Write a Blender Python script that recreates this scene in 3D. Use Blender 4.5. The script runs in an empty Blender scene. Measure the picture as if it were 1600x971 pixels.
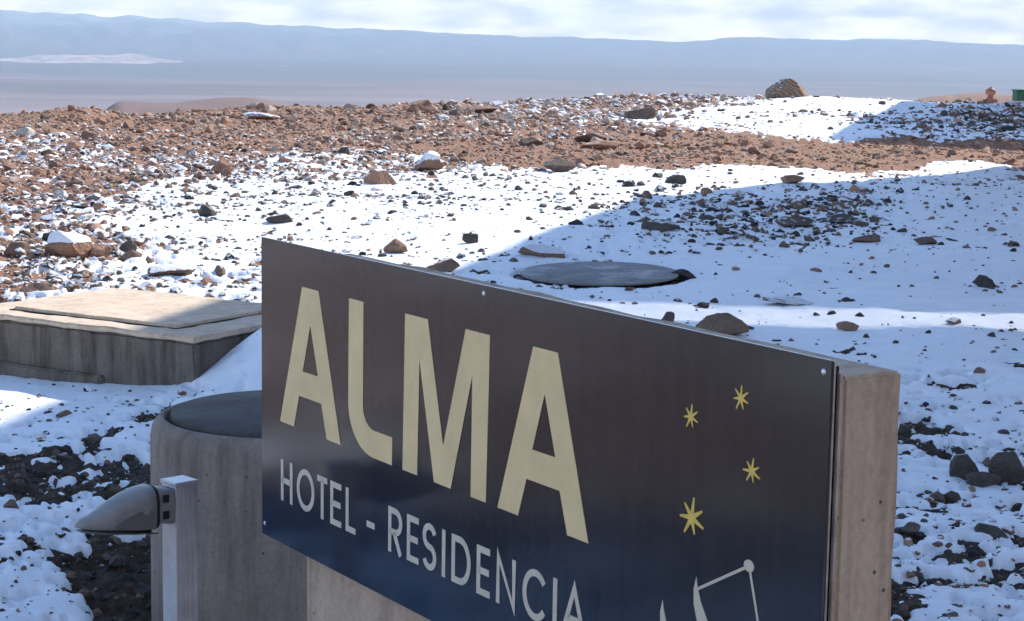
import bpy, bmesh, math, random
import numpy as np
from mathutils import Vector, Matrix

# ------------------------------------------------------------------ camera
sc = bpy.context.scene
COL = sc.collection
EYE = 1.9
PITCH, ROLL = math.radians(7.9406), 0.0151
cam_d = bpy.data.cameras.new('camera')
cam_d.sensor_width = 36.0
cam_d.lens = 67.5
cam_d.clip_start, cam_d.clip_end = 0.1, 300000.0
cam = bpy.data.objects.new('camera', cam_d)
COL.objects.link(cam)
FWD = Vector((0, math.cos(PITCH), -math.sin(PITCH)))
UP0 = Vector((0, math.sin(PITCH), math.cos(PITCH)))
RGT = math.cos(ROLL) * Vector((1, 0, 0)) + math.sin(ROLL) * UP0
UPV = -math.sin(ROLL) * Vector((1, 0, 0)) + math.cos(ROLL) * UP0
m = Matrix((RGT, UPV, -FWD)).transposed().to_4x4()
m.translation = Vector((0, 0, EYE))
cam.matrix_world = m
sc.camera = cam

# ------------------------------------------------------------------ sky, sun, exposure
SUN_EL = math.radians(36)
SUN_AZ = math.atan2(0.667, 0.745)             # from +Y towards +X
w = bpy.data.worlds.new('World')
sc.world = w
w.use_nodes = True
nt = w.node_tree
nt.nodes.clear()
wo = nt.nodes.new('ShaderNodeOutputWorld')
bg = nt.nodes.new('ShaderNodeBackground')
sky = nt.nodes.new('ShaderNodeTexSky')
sky.sky_type = 'NISHITA'
sky.sun_disc = False
sky.sun_elevation = SUN_EL
sky.sun_rotation = SUN_AZ
sky.altitude = 2900
sky.air_density = 1.0
sky.dust_density = 0.4
sky.ozone_density = 1.0
tc = nt.nodes.new('ShaderNodeTexCoord')
mp = nt.nodes.new('ShaderNodeMapping')
mp.inputs['Scale'].default_value = (11, 11, 44)
mp.inputs['Location'].default_value = (3.1, 0.7, 0.4)
cn = nt.nodes.new('ShaderNodeTexNoise')
cn.inputs['Scale'].default_value = 1.0
cn.inputs['Detail'].default_value = 8
cn.inputs['Roughness'].default_value = 0.58
cr = nt.nodes.new('ShaderNodeValToRGB')
cr.color_ramp.elements[0].position = 0.22
cr.color_ramp.elements[1].position = 0.42
sepw = nt.nodes.new('ShaderNodeSeparateXYZ')
band = nt.nodes.new('ShaderNodeMapRange')      # a cloud bank that thins out high up
band.inputs['From Min'].default_value = 0.05
band.inputs['From Max'].default_value = 0.16
band.inputs['To Min'].default_value = 1.0
band.inputs['To Max'].default_value = 0.0
mul = nt.nodes.new('ShaderNodeMath'); mul.operation = 'MULTIPLY'
cn2 = nt.nodes.new('ShaderNodeTexNoise')
cn2.inputs['Scale'].default_value = 2.3
cn2.inputs['Detail'].default_value = 6
cr2 = nt.nodes.new('ShaderNodeValToRGB')
cr2.color_ramp.elements[0].color = (4.9, 4.7, 4.5, 1)
cr2.color_ramp.elements[1].color = (12.5, 11.2, 9.8, 1)
cr2.color_ramp.elements[0].position = 0.3
cr2.color_ramp.elements[1].position = 0.65
mixw = nt.nodes.new('ShaderNodeMixRGB')
L = nt.links.new
L(tc.outputs['Generated'], mp.inputs['Vector'])
L(mp.outputs[0], cn.inputs['Vector'])
L(mp.outputs[0], cn2.inputs['Vector'])
L(cn.outputs['Fac'], cr.inputs[0])
L(cn2.outputs['Fac'], cr2.inputs[0])
L(tc.outputs['Generated'], sepw.inputs[0])
L(sepw.outputs['Z'], band.inputs['Value'])
L(cr.outputs['Color'], mul.inputs[0])
L(band.outputs[0], mul.inputs[1])
L(mul.outputs[0], mixw.inputs[0])
L(sky.outputs[0], mixw.inputs[1])
L(cr2.outputs['Color'], mixw.inputs[2])
L(mixw.outputs[0], bg.inputs['Color'])
bg.inputs['Strength'].default_value = 0.12
L(bg.outputs[0], wo.inputs['Surface'])

sun_d = bpy.data.lights.new('sun', 'SUN')
sun_d.energy = 2.5
sun_d.angle = math.radians(0.53)
sun_d.color = (1.0, 0.95, 0.88)
sun = bpy.data.objects.new('sun', sun_d)
COL.objects.link(sun)
TO_SUN = Vector((math.sin(SUN_AZ) * math.cos(SUN_EL), math.cos(SUN_AZ) * math.cos(SUN_EL), math.sin(SUN_EL)))
sun.rotation_euler = TO_SUN.to_track_quat('Z', 'Y').to_euler()
sc.view_settings.view_transform = 'Standard'
sc.view_settings.look = 'None'
sc.view_settings.gamma = 1.0
sc.view_settings.exposure = 1.52
sc.render.engine = 'CYCLES'
sc.cycles.use_denoising = True
sc.cycles.use_adaptive_sampling = True
sc.cycles.adaptive_threshold = 0.025
sc.cycles.max_bounces = 4
sc.cycles.diffuse_bounces = 2
sc.cycles.glossy_bounces = 2
sc.cycles.volume_bounces = 0

# ------------------------------------------------------------------ small tools
def hxy(x, y, z=0.0):
    """ground point seen at photo position (x, y) on the level z"""
    d = FWD + RGT * ((x - 800) / 3000.0) - UPV * ((y - 485.5) / 3000.0)
    t = (z - EYE) / d.z
    return Vector((0, 0, EYE)) + d * t

def tag(o, label=None, cat=None, group=None, kind=None):
    if label: o['label'] = label
    if cat: o['category'] = cat
    if group: o['group'] = group
    if kind: o['kind'] = kind
    return o

def link(name, me, mat=None, parent=None):
    o = bpy.data.objects.new(name, me)
    COL.objects.link(o)
    if mat is not None and me is not None and not me.materials:
        me.materials.append(mat)
    if parent is not None:
        o.parent = parent
    return o

def empty(name, loc=(0, 0, 0), rz=0.0):
    o = bpy.data.objects.new(name, None)
    o.empty_display_size = 0.2
    COL.objects.link(o)
    o.location = loc
    o.rotation_euler = (0, 0, rz)
    return o

def bm_mesh(name, bm, smooth=False):
    me = bpy.data.meshes.new(name)
    bm.normal_update()
    bm.to_mesh(me)
    bm.free()
    if smooth:
        me.polygons.foreach_set('use_smooth', [True] * len(me.polygons))
    return me

def np_mesh(name, V, Fq, smooth=True):
    V = np.asarray(V, dtype=np.float32)
    Fq = np.asarray(Fq, dtype=np.int32)
    k = Fq.shape[1]
    me = bpy.data.meshes.new(name)
    me.vertices.add(len(V)); me.vertices.foreach_set('co', V.ravel())
    me.loops.add(Fq.size); me.loops.foreach_set('vertex_index', Fq.ravel())
    me.polygons.add(len(Fq))
    me.polygons.foreach_set('loop_start', np.arange(0, Fq.size, k, dtype=np.int32))
    me.polygons.foreach_set('loop_total', np.full(len(Fq), k, dtype=np.int32))
    me.polygons.foreach_set('use_smooth', np.full(len(Fq), smooth, dtype=bool))
    me.update(calc_edges=True)
    return me

def fattr(me, name, vals):
    a = me.attributes.new(name, 'FLOAT', 'POINT')
    a.data.foreach_set('value', np.asarray(vals, dtype=np.float32).ravel())

def add_box(bm, x0, x1, y0, y1, z0, z1):
    vs = [bm.verts.new(c) for c in ((x0, y0, z0), (x1, y0, z0), (x1, y1, z0), (x0, y1, z0), (x0, y0, z1), (x1, y0, z1), (x1, y1, z1), (x0, y1, z1))]
    for f in ((3, 2, 1, 0), (4, 5, 6, 7), (0, 1, 5, 4), (1, 2, 6, 5), (2, 3, 7, 6), (3, 0, 4, 7)):
        bm.faces.new([vs[i] for i in f])
    return vs

def bevel_all(bm, w, seg=2):
    bmesh.ops.bevel(bm, geom=list(bm.edges), offset=w, segments=seg, affect='EDGES', profile=0.5)

def box_part(name, dims, mat, parent, bev=0.0, seg=2):
    bm = bmesh.new()
    add_box(bm, *dims)
    if bev: bevel_all(bm, bev, seg)
    return link(name, bm_mesh(name, bm), mat, parent)

def lathe_mesh(name, prof, n=64, smooth=True):
    """prof: list of (r, z) from bottom to top; closed at r = 0"""
    V, Fs = [], []
    for r, z in prof:
        for i in range(n):
            a = 2 * math.pi * i / n
            V.append((r * math.cos(a), r * math.sin(a), z))
    for k in range(len(prof) - 1):
        for i in range(n):
            j = (i + 1) % n
            Fs.append((k * n + i, k * n + j, (k + 1) * n + j, (k + 1) * n + i))
    me = np_mesh(name, V, Fs, smooth)
    me.validate()
    return me

# numpy gradient noise ------------------------------------------------
def _hash(ix, iy, seed):
    h = (ix.astype(np.int64) * 374761393 + iy.astype(np.int64) * 668265263 + seed * 1442695041) & 0xFFFFFFFF
    h = ((h ^ (h >> 13)) * 1274126177) & 0xFFFFFFFF
    h = ((h ^ (h >> 16)) * 2246822519) & 0xFFFFFFFF
    return (h ^ (h >> 15)) & 0xFFFFFFFF

def pnoise(x, y, seed=0):
    x = np.asarray(x, dtype=np.float64); y = np.asarray(y, dtype=np.float64)
    ix, iy = np.floor(x), np.floor(y)
    fx, fy = x - ix, y - iy
    u = fx * fx * fx * (fx * (fx * 6 - 15) + 10)
    v = fy * fy * fy * (fy * (fy * 6 - 15) + 10)
    def g(ax, ay, dx, dy):
        a = _hash(ix + ax, iy + ay, seed) * (2 * math.pi / 4294967296.0)
        return np.cos(a) * dx + np.sin(a) * dy
    n00, n10 = g(0, 0, fx, fy), g(1, 0, fx - 1, fy)
    n01, n11 = g(0, 1, fx, fy - 1), g(1, 1, fx - 1, fy - 1)
    return (n00 * (1 - u) + n10 * u) * (1 - v) + (n01 * (1 - u) + n11 * u) * v

def fbm(x, y, octs=4, seed=0, gain=0.5):
    s, a, t = 0.0, 1.0, 0.0
    for k in range(octs):
        s = s + a * pnoise(x * 2 ** k + 17.3 * k, y * 2 ** k - 9.1 * k, seed + k)
        t += a * a
        a *= gain
    return s / math.sqrt(t) / 0.30          # about unit variance

def sstep(a, b, x):
    t = np.clip((x - a) / (b - a), 0, 1)
    return t * t * (3 - 2 * t)

# node helpers --------------------------------------------------------
class N:
    def __init__(self, name):
        self.m = bpy.data.materials.new(name)
        self.m.use_nodes = True
        self.t = self.m.node_tree
        self.b = self.t.nodes['Principled BSDF']
        self.b.inputs['Specular IOR Level'].default_value = 0.3
        self._p = None
    def new(self, kind, **kw):
        n = self.t.nodes.new(kind)
        for k, v in kw.items(): setattr(n, k, v)
        return n
    def put(self, sock, v):
        if hasattr(v, 'is_linked') or hasattr(v, 'links'):
            self.t.links.new(v, sock)
        elif isinstance(v, (tuple, list)) and len(v) == 3 and sock.type == 'RGBA':
            sock.default_value = (*v, 1)
        else:
            sock.default_value = v
    def pos(self):
        if self._p is None: self._p = self.new('ShaderNodeNewGeometry').outputs['Position']
        return self._p
    def obj(self):
        return self.new('ShaderNodeTexCoord').outputs['Object']
    def noise(self, scale, detail=4, rough=0.55, vec=None, sc=None, out='Fac'):
        n = self.new('ShaderNodeTexNoise')
        v = vec if vec is not None else self.pos()
        if sc is not None:
            mpn = self.new('ShaderNodeMapping')
            self.put(mpn.inputs['Vector'], v)
            mpn.inputs['Scale'].default_value = sc
            v = mpn.outputs[0]
        self.put(n.inputs['Vector'], v)
        n.inputs['Scale'].default_value = scale
        n.inputs['Detail'].default_value = detail
        n.inputs['Roughness'].default_value = rough
        return n.outputs[out]
    def ramp(self, fac, stops):
        r = self.new('ShaderNodeValToRGB')
        e = r.color_ramp.elements
        while len(e) < len(stops): e.new(0.5)
        for el, (p, c) in zip(e, stops):
            el.position = p
            el.color = (*c, 1) if isinstance(c, (tuple, list)) else (c, c, c, 1)
        self.put(r.inputs[0], fac)
        return r.outputs['Color']
    def mix(self, fac, a, b, blend='MIX'):
        n = self.new('ShaderNodeMixRGB', blend_type=blend)
        self.put(n.inputs[0], fac); self.put(n.inputs[1], a); self.put(n.inputs[2], b)
        return n.outputs[0]
    def math(self, op, a, b=0.0, c=None):
        n = self.new('ShaderNodeMath', operation=op)
        self.put(n.inputs[0], a); self.put(n.inputs[1], b)
        if c is not None: self.put(n.inputs[2], c)
        return n.outputs[0]
    def attr(self, name, kind='GEOMETRY'):
        n = self.new('ShaderNodeAttribute')
        n.attribute_type = kind
        n.attribute_name = name
        return n.outputs['Fac']
    def bump(self, h, strength=0.5, dist=0.01):
        n = self.new('ShaderNodeBump')
        n.inputs['Strength'].default_value = strength
        n.inputs['Distance'].default_value = dist
        self.put(n.inputs['Height'], h)
        self.put(self.b.inputs['Normal'], n.outputs[0])
    def col(self, v): self.put(self.b.inputs['Base Color'], v); return self
    def rough(self, v): self.put(self.b.inputs['Roughness'], v); return self
    def set(self, k, v): self.put(self.b.inputs[k], v); return self

# ------------------------------------------------------------------ materials
def mat_snow():
    n = N('snow')
    g = n.noise(3.0, 5)
    n.col(n.ramp(g, [(0.3, (0.80, 0.82, 0.84)), (0.7, (0.88, 0.88, 0.88))]))
    n.rough(0.65)
    h = n.math('ADD', n.noise(9.0, 5, 0.6), n.math('MULTIPLY', n.noise(70.0, 3, 0.6), 0.35))
    n.bump(h, 0.28, 0.03)
    return n.m

def mat_ground():
    n = N('ground')
    br = n.attr('brown'); far = n.attr('far')
    g1 = n.noise(2.5, 6, 0.65); g2 = n.noise(28.0, 4, 0.6)
    dark = n.ramp(g2, [(0.25, (0.024, 0.015, 0.009)), (0.55, (0.055, 0.035, 0.021)), (0.8, (0.11, 0.072, 0.043))])
    brown = n.ramp(n.math('ADD', n.math('MULTIPLY', g1, 0.5), n.math('MULTIPLY', g2, 0.5)),
                   [(0.3, (0.17, 0.082, 0.046)), (0.5, (0.29, 0.15, 0.085)), (0.7, (0.40, 0.23, 0.14))])
    c = n.mix(br, dark, brown)
    v1 = n.noise(0.00028, 5, 0.6, sc=(0.35, 1.0, 1.0))
    v2 = n.noise(0.0011, 6, 0.65, sc=(0.25, 1.0, 1.0))
    v1 = n.math('ADD', n.math('MULTIPLY', v1, 0.6), n.math('MULTIPLY', v2, 0.4))
    plain = n.ramp(v1, [(0.34, (0.10, 0.082, 0.088)), (0.48, (0.21, 0.155, 0.15)), (0.58, (0.28, 0.205, 0.195)), (0.70, (0.38, 0.30, 0.29))])
    salt = n.ramp(v2, [(0.66, 0.0), (0.72, 1.0)])
    plain = n.mix(n.attr('farther'), plain, n.ramp(v1, [(0.35, (0.085, 0.085, 0.095)), (0.65, (0.15, 0.14, 0.145))]))
    plain = n.mix(n.math('MULTIPLY', salt, 0.6), plain, (0.72, 0.68, 0.66))
    c = n.mix(far, c, plain)
    n.col(c).rough(0.9)
    n.bump(n.math('ADD', g2, n.math('MULTIPLY', n.noise(110.0, 3), 0.4)), 0.7, 0.03)
    return n.m

def mat_rock(name, kind):
    n = N(name)
    tint = n.attr('tint', kind); cap = n.attr('cap', kind)
    o = n.pos()
    g = n.noise(7.0, 5, 0.6); g2 = n.noise(45.0, 4, 0.65)
    t = n.math('ADD', tint, n.math('MULTIPLY', n.math('SUBTRACT', g, 0.5), 0.35))
    c = n.ramp(t, [(0.0, (0.035, 0.033, 0.033)), (0.25, (0.11, 0.09, 0.075)), (0.5, (0.265, 0.165, 0.112)),
                   (0.72, (0.40, 0.215, 0.135)), (1.0, (0.56, 0.46, 0.36))])
    c = n.mix(0.55, c, n.ramp(g2, [(0.3, 0.42), (0.7, 0.80)]), 'OVERLAY')
    nz = n.new('ShaderNodeSeparateXYZ')
    n.put(nz.inputs[0], n.new('ShaderNodeNewGeometry').outputs['Normal'])
    k = n.math('ADD', nz.outputs['Z'], n.math('MULTIPLY', n.math('SUBTRACT', n.noise(14.0, 4), 0.5), 0.7))
    k = n.math('ADD', k, n.math('MULTIPLY', cap, 1.0))
    msk = n.new('ShaderNodeMapRange')
    n.put(msk.inputs['Value'], k)
    msk.inputs['From Min'].default_value = 1.30
    msk.inputs['From Max'].default_value = 1.42
    c = n.mix(msk.outputs[0], c, (0.84, 0.85, 0.87))
    n.col(c).rough(0.85)
    n.bump(n.math('ADD', g, n.math('MULTIPLY', g2, 0.7)), 0.85, 0.05)
    return n.m

def mat_boulder():
    n = N('striped_boulder')
    w_ = n.new('ShaderNodeTexWave')
    w_.bands_direction = 'X'
    w_.inputs['Scale'].default_value = 1.5
    w_.inputs['Distortion'].default_value = 9
    w_.inputs['Detail'].default_value = 4
    mpb = n.new('ShaderNodeMapping'); n.put(mpb.inputs['Vector'], n.obj())
    mpb.inputs['Rotation'].default_value = (0.3, 0.75, 0.2)
    n.put(w_.inputs['Vector'], mpb.outputs[0])
    c = n.ramp(w_.outputs['Fac'], [(0.0, (0.20, 0.13, 0.083)), (0.5, (0.27, 0.18, 0.115)), (1.0, (0.33, 0.235, 0.155))])
    nz = n.new('ShaderNodeSeparateXYZ')
    n.put(nz.inputs[0], n.new('ShaderNodeNewGeometry').outputs['Normal'])
    k = n.math('ADD', nz.outputs['Z'], n.math('MULTIPLY', n.math('SUBTRACT', n.noise(9.0, 5), 0.5), 1.1))
    c = n.mix(n.ramp(k, [(0.78, 0.0), (0.88, 1.0)]), c, (0.84, 0.85, 0.87))
    n.col(c).rough(0.85)
    n.bump(n.math('ADD', w_.outputs['Fac'], n.math('MULTIPLY', n.noise(4.0, 5), 2.0)), 0.35, 0.08)
    return n.m

def mat_concrete(name, a, b, stain=(0.10, 0.085, 0.07), streak=0.5, pores=True, frost=0.0, dirt_h=None):
    n = N(name)
    o = n.obj()
    g = n.noise(3.2, 6, 0.6, vec=o)
    c = n.ramp(g, [(0.3, a), (0.7, b)])
    st = n.noise(1.0, 5, 0.65, vec=o, sc=(13, 13, 1.3))
    c = n.mix(n.math('MULTIPLY', n.ramp(st, [(0.46, 0.0), (0.66, 1.0)]), streak), c, stain)
    gf = n.noise(60.0, 4, 0.6, vec=o)
    c = n.mix(0.5, c, n.ramp(gf, [(0.3, 0.38), (0.7, 0.62)]), 'OVERLAY')
    h = n.math('ADD', n.math('MULTIPLY', gf, 0.3), n.math('MULTIPLY', g, 0.4))
    if pores:
        vo = n.new('ShaderNodeTexVoronoi')
        n.put(vo.inputs['Vector'], o)
        vo.inputs['Scale'].default_value = 21.0
        vo.inputs['Randomness'].default_value = 1.0
        ps = n.ramp(vo.outputs['Distance'], [(0.06, 1.0), (0.105, 0.0)])
        sel = n.math('GREATER_THAN', n.noise(11.0, 2, 0.5, vec=vo.outputs['Position']), 0.48)
        ps = n.math('MULTIPLY', ps, sel)
        c = n.mix(n.math('MULTIPLY', ps, 0.85), c, (0.035, 0.025, 0.018))
        h = n.math('SUBTRACT', h, n.math('MULTIPLY', ps, 1.2))
    if frost:
        nz = n.new('ShaderNodeSeparateXYZ')
        n.put(nz.inputs[0], n.new('ShaderNodeNewGeometry').outputs['Normal'])
        k = n.math('MULTIPLY', n.math('GREATER_THAN', nz.outputs['Z'], 0.8), n.ramp(n.noise(4.0, 6, 0.7, vec=o), [(0.52, 0.0), (0.72, 1.0)]))
        c = n.mix(n.math('MULTIPLY', k, frost), c, (0.80, 0.81, 0.83))
    n.col(c).rough(0.88)
    n.bump(h, 0.5, 0.012)
    return n.m

def mat_plain(name, c, rough=0.5, metal=0.0, var=0.25, scale=18.0, bump=0.0, spec=0.4):
    n = N(name)
    g = n.noise(scale, 5, 0.6, vec=n.obj())
    lo = tuple(x * (1 - var) for x in c); hi = tuple(min(1, x * (1 + var)) for x in c)
    n.col(n.ramp(g, [(0.3, lo), (0.7, hi)]))
    n.rough(n.math('ADD', n.math('MULTIPLY', g, 0.2), rough - 0.1))
    n.set('Metallic', metal)
    n.set('Specular IOR Level', spec)
    if bump: n.bump(n.noise(scale * 4, 4, 0.6, vec=n.obj()), 0.4, bump)
    return n.m

def mat_sign():
    n = N('glossy_navy_print')
    o = n.obj()
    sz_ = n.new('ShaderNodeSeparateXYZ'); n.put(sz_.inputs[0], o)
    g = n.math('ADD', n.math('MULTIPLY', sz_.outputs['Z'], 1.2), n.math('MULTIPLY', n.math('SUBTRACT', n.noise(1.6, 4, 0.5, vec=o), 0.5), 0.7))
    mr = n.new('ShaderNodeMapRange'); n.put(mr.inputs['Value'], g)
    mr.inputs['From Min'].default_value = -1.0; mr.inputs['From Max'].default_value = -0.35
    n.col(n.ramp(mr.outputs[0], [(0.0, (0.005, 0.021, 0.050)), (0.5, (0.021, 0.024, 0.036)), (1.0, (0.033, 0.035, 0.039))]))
    d = n.noise(26.0, 5, 0.7, vec=o)
    st = n.noise(1.0, 5, 0.6, vec=o, sc=(30, 1, 1.6))
    n.rough(n.math('ADD', n.math('MULTIPLY', n.math('ADD', d, st), 0.07), 0.07))
    dust = n.math('MULTIPLY', n.ramp(n.math('ADD', n.math('MULTIPLY', d, 0.5), n.math('MULTIPLY', st, 0.5)), [(0.42, 0.0), (0.75, 1.0)]), 0.10)
    n.col(n.mix(dust, n.b.inputs['Base Color'].links[0].from_socket, (0.16, 0.14, 0.125)))
    n.set('IOR', 1.5)
    n.set('Specular IOR Level', 0.5)
    return n.m

M = {
    'snow': mat_snow(), 'ground': mat_ground(),
    'rock': mat_rock('rock', 'OBJECT'), 'rubble': mat_rock('rubble', 'GEOMETRY'), 'boulder': mat_boulder(),
    'wall': mat_concrete('sign_wall_concrete', (0.47, 0.345, 0.245), (0.64, 0.485, 0.35), (0.26, 0.185, 0.13), 0.55),
    'ring': mat_concrete('manhole_concrete', (0.20, 0.16, 0.13), (0.31, 0.255, 0.21), (0.10, 0.078, 0.06), 0.6),
    'lid': mat_concrete('lid_concrete', (0.20, 0.20, 0.20), (0.30, 0.29, 0.28), (0.13, 0.12, 0.115), 0.3, frost=0.5),
    'shaftlid': mat_concrete('dark_lid_concrete', (0.06, 0.056, 0.05), (0.11, 0.102, 0.094), (0.035, 0.032, 0.03), 0.4, frost=0.06),
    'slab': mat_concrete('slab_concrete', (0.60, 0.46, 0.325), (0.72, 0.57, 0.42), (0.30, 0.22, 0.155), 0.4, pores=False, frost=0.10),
    'slabside': mat_concrete('shaded_side_concrete', (0.13, 0.105, 0.083), (0.215, 0.175, 0.14), (0.04, 0.031, 0.024), 0.7, pores=False),  # shade of sides facing away from the sun put into the colour, plus stains
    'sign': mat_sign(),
    'gold': mat_plain('gold_lettering', (0.84, 0.63, 0.325), 0.55, 0.0, 0.10, 7.0),
    'star': mat_plain('star_gold', (0.80, 0.56, 0.12), 0.5, 0.0, 0.15, 60.0),
    'cream': mat_plain('cream_lettering', (0.66, 0.585, 0.46), 0.5, 0.0, 0.08, 20.0),
    'alu': mat_plain('brushed_aluminium', (0.55, 0.55, 0.57), 0.42, 0.55, 0.15, 14.0),
    'trim': mat_plain('sign_edge_metal', (0.50, 0.40, 0.35), 0.45, 0.5, 0.2, 30.0),
    'dark': mat_plain('dark_backing', (0.02, 0.012, 0.010), 0.8),
    'lampgrey': mat_plain('lamp_grey_paint', (0.27, 0.27, 0.265), 0.45, 0.0, 0.2, 22.0),
    'lampdark': mat_plain('lamp_rubber', (0.015, 0.015, 0.016), 0.7),
    'lens': mat_plain('frosted_lamp_lens', (0.15, 0.145, 0.14), 0.35, 0.0, 0.1, 30.0),
    'steel': mat_plain('screw_steel', (0.8, 0.8, 0.8), 0.35, 0.6, 0.1),
    'facade': mat_plain('earth_plaster', (0.36, 0.25, 0.18), 0.9, 0.0, 0.2, 1.2, 0.01),
    'facade2': mat_plain('tan_plaster', (0.52, 0.40, 0.30), 0.9, 0.0, 0.15, 1.2, 0.01),
    'roofing': mat_plain('roof_concrete', (0.35, 0.33, 0.31), 0.9, 0.0, 0.2, 1.5),
    'pane': mat_plain('window_glass', (0.03, 0.04, 0.05), 0.12, 0.0, 0.1),
    'orange': mat_plain('rusty_orange_paint', (0.34, 0.14, 0.095), 0.65, 0.0, 0.3, 14.0),
    'green': mat_plain('green_paint', (0.03, 0.115, 0.07), 0.55, 0.0, 0.25, 10.0),
    'palebase': mat_plain('pale_plinth', (0.5, 0.5, 0.47), 0.85, 0.0, 0.2, 10.0),
}

# ------------------------------------------------------------------ terrain fields
# where in the place the snow lies, how many stones, how big (share of viewing distance), how brown
CP = [  # x, y, snow, stones, stone size, tint
 (50,190,.12,1,8,.62),(300,188,.06,1,8,.62),(600,182,.12,1,8,.6),(50,228,.42,.9,10,.58),(110,240,.38,.9,10,.58),(250,232,.22,1,9,.58),(450,225,.16,1,9,.6),
 (600,212,.26,1,9,.62),(800,188,.28,1,10,.7),(900,178,.30,1,10,.72),(1000,168,.34,1,10,.68),(450,200,.12,1,8,.62),(700,198,.26,1,9,.66),
 (700,235,.10,1,8,.62),(850,242,.0,1,8,.62),(1000,245,.0,1,8,.62),(1200,245,0,1,8,.62),(1400,245,0,1,8,.64),(1600,240,0,1,8,.64),(1300,231,0,.9,7,.62),(1100,231,.05,1,8,.6),(1600,255,0,.9,8,.62),(1400,257,.1,.8,8,.6),(1800,245,0,1,8,.62),
 (60,280,.28,1,11,.58),(130,292,.25,1,11,.62),(250,270,.35,1,10,.55),(330,262,.4,1,10,.55),(500,262,.6,.9,10,.45),(600,256,.45,.9,9,.5),
 (150,322,.52,.9,13,.42),(40,340,.38,1,14,.45),(60,400,.42,1,18,.45),(150,385,.44,.9,17,.48),(40,440,.42,1,20,.45),(250,430,.75,.6,16,.4),
 (300,300,.8,.65,11,.28),(400,320,.84,.7,11,.25),(250,350,.8,.65,12,.28),(350,400,.78,.65,14,.3),(480,360,.84,.65,12,.28),
 (600,300,.86,.65,10,.25),(600,350,.88,.6,11,.25),(800,300,.92,.5,9,.25),(800,360,.98,.25,10,.25),(950,285,.97,.3,9,.25),(1200,276,1,.12,8,.3),(1500,264,1,.08,8,.3),
 (1100,190,1,.15,7,.4),(1200,180,1,.15,7,.4),(1300,175,1,.12,7,.4),(1300,216,1,.1,7,.4),(1480,217,.75,.8,11,.2),(1600,218,.7,.8,11,.2),(1400,228,0,.9,7,.62),(1550,228,0,.9,7,.62),(1200,228,.0,.9,7,.62),(1250,163,.9,.2,7,.45),(1060,163,.45,.9,9,.6),(1040,190,.5,.9,9,.6),(950,205,.25,1,9,.66),(1450,200,.72,.9,12,.2),(1550,190,.6,1,13,.18),(1590,210,.6,1,13,.18),(1400,185,.9,.3,8,.25),(1700,195,.6,1,12,.2),
 (1000,345,.82,.8,12,.2),(1240,365,.8,.8,13,.2),(1150,352,.70,1,14,.18),(1320,337,.70,1,14,.18),(1450,345,.95,.3,11,.2),(1500,310,.95,.3,10,.2),(1400,400,.98,.2,11,.2),(1550,420,1,.15,12,.2),(1200,430,1,.15,11,.2),(1100,470,1,.12,11,.2),(1300,490,1,.10,12,.2),(1500,500,1,.10,12,.2),(1550,560,1,.10,12,.2),(1420,560,.97,.15,12,.2),
 (1450,620,.72,.35,14,.18),(1450,672,.38,.5,15,.18),(1550,650,.88,.25,14,.18),(1560,740,.5,.5,16,.18),(1450,740,.82,.35,14,.18),(1420,800,.76,.4,14,.18),(1500,800,.8,.35,15,.18),(1580,790,.68,.4,15,.18),(1550,870,.44,.5,16,.2),(1450,910,.34,.5,16,.2),(1420,870,.7,.4,15,.2),(1580,920,.36,.5,16,.2),(1450,955,.6,.45,16,.2),(1550,965,.6,.45,16,.2),(1750,750,.75,.35,15,.2),
 (350,575,1,.05,10,.15),(250,590,.97,.2,11,.15),(150,612,.97,.2,11,.15),(50,640,.97,.12,11,.15),(50,700,.74,.4,12,.15),(150,680,.82,.35,12,.15),(180,715,.7,.4,12,.15),(30,765,.25,.5,12,.12),(100,765,.42,.5,12,.12),(200,745,.28,.5,12,.12),(170,800,.68,.5,13,.12),(60,830,.8,.45,13,.12),(115,830,.7,.45,13,.12),(150,870,.06,.5,13,.1),(200,910,.0,.5,13,.1),(190,945,.0,.5,13,.1),(60,900,.88,.4,13,.12),(40,955,.85,.35,13,.12),(110,945,.6,.5,13,.12),(20,860,.82,.4,13,.12),
 (-150,300,.30,1,13,.55),(-150,420,.45,.9,16,.5),(-120,600,.85,.3,14,.3),(-150,800,.6,.5,14,.2),(-200,210,.15,1,9,.62),(-450,260,.34,1,13,.6),(-450,400,.38,.9,15,.55),(-500,650,.3,.5,14,.5),(-450,900,.3,.5,14,.3),(-1500,250,.34,1,13,.6),(-1500,400,.38,.9,15,.55),(-1500,700,.3,.5,14,.5),(-1500,970,.2,.5,14,.4),
]
_cpw = np.array([hxy(c[0], max(c[1], 150))[:2] for c in CP])
_cpf = np.array([c[2:] for c in CP], dtype=float)
_cpr = np.hypot(_cpw[:, 0], _cpw[:, 1]); _cpa = np.arctan2(_cpw[:, 0], _cpw[:, 1])
_cu, _cv = np.log(_cpr) * 6.0, _cpa * 14.0

def fields(x, y):
    """snow cover, stone density, stone size, tint at world positions"""
    x = np.asarray(x, float).ravel(); y = np.asarray(y, float).ravel()
    u = np.log(np.maximum(np.hypot(x, y), 0.5)) * 6.0
    v = np.arctan2(x, y) * 14.0
    out = np.zeros((len(x), 4))
    for i in range(0, len(x), 40000):
        s = slice(i, i + 40000)
        d2 = (u[s, None] - _cu[None]) ** 2 + (v[s, None] - _cv[None]) ** 2 + 0.004
        wt = d2 ** -2.0
        out[s] = (wt @ _cpf) / wt.sum(1, keepdims=True)
    return out

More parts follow.
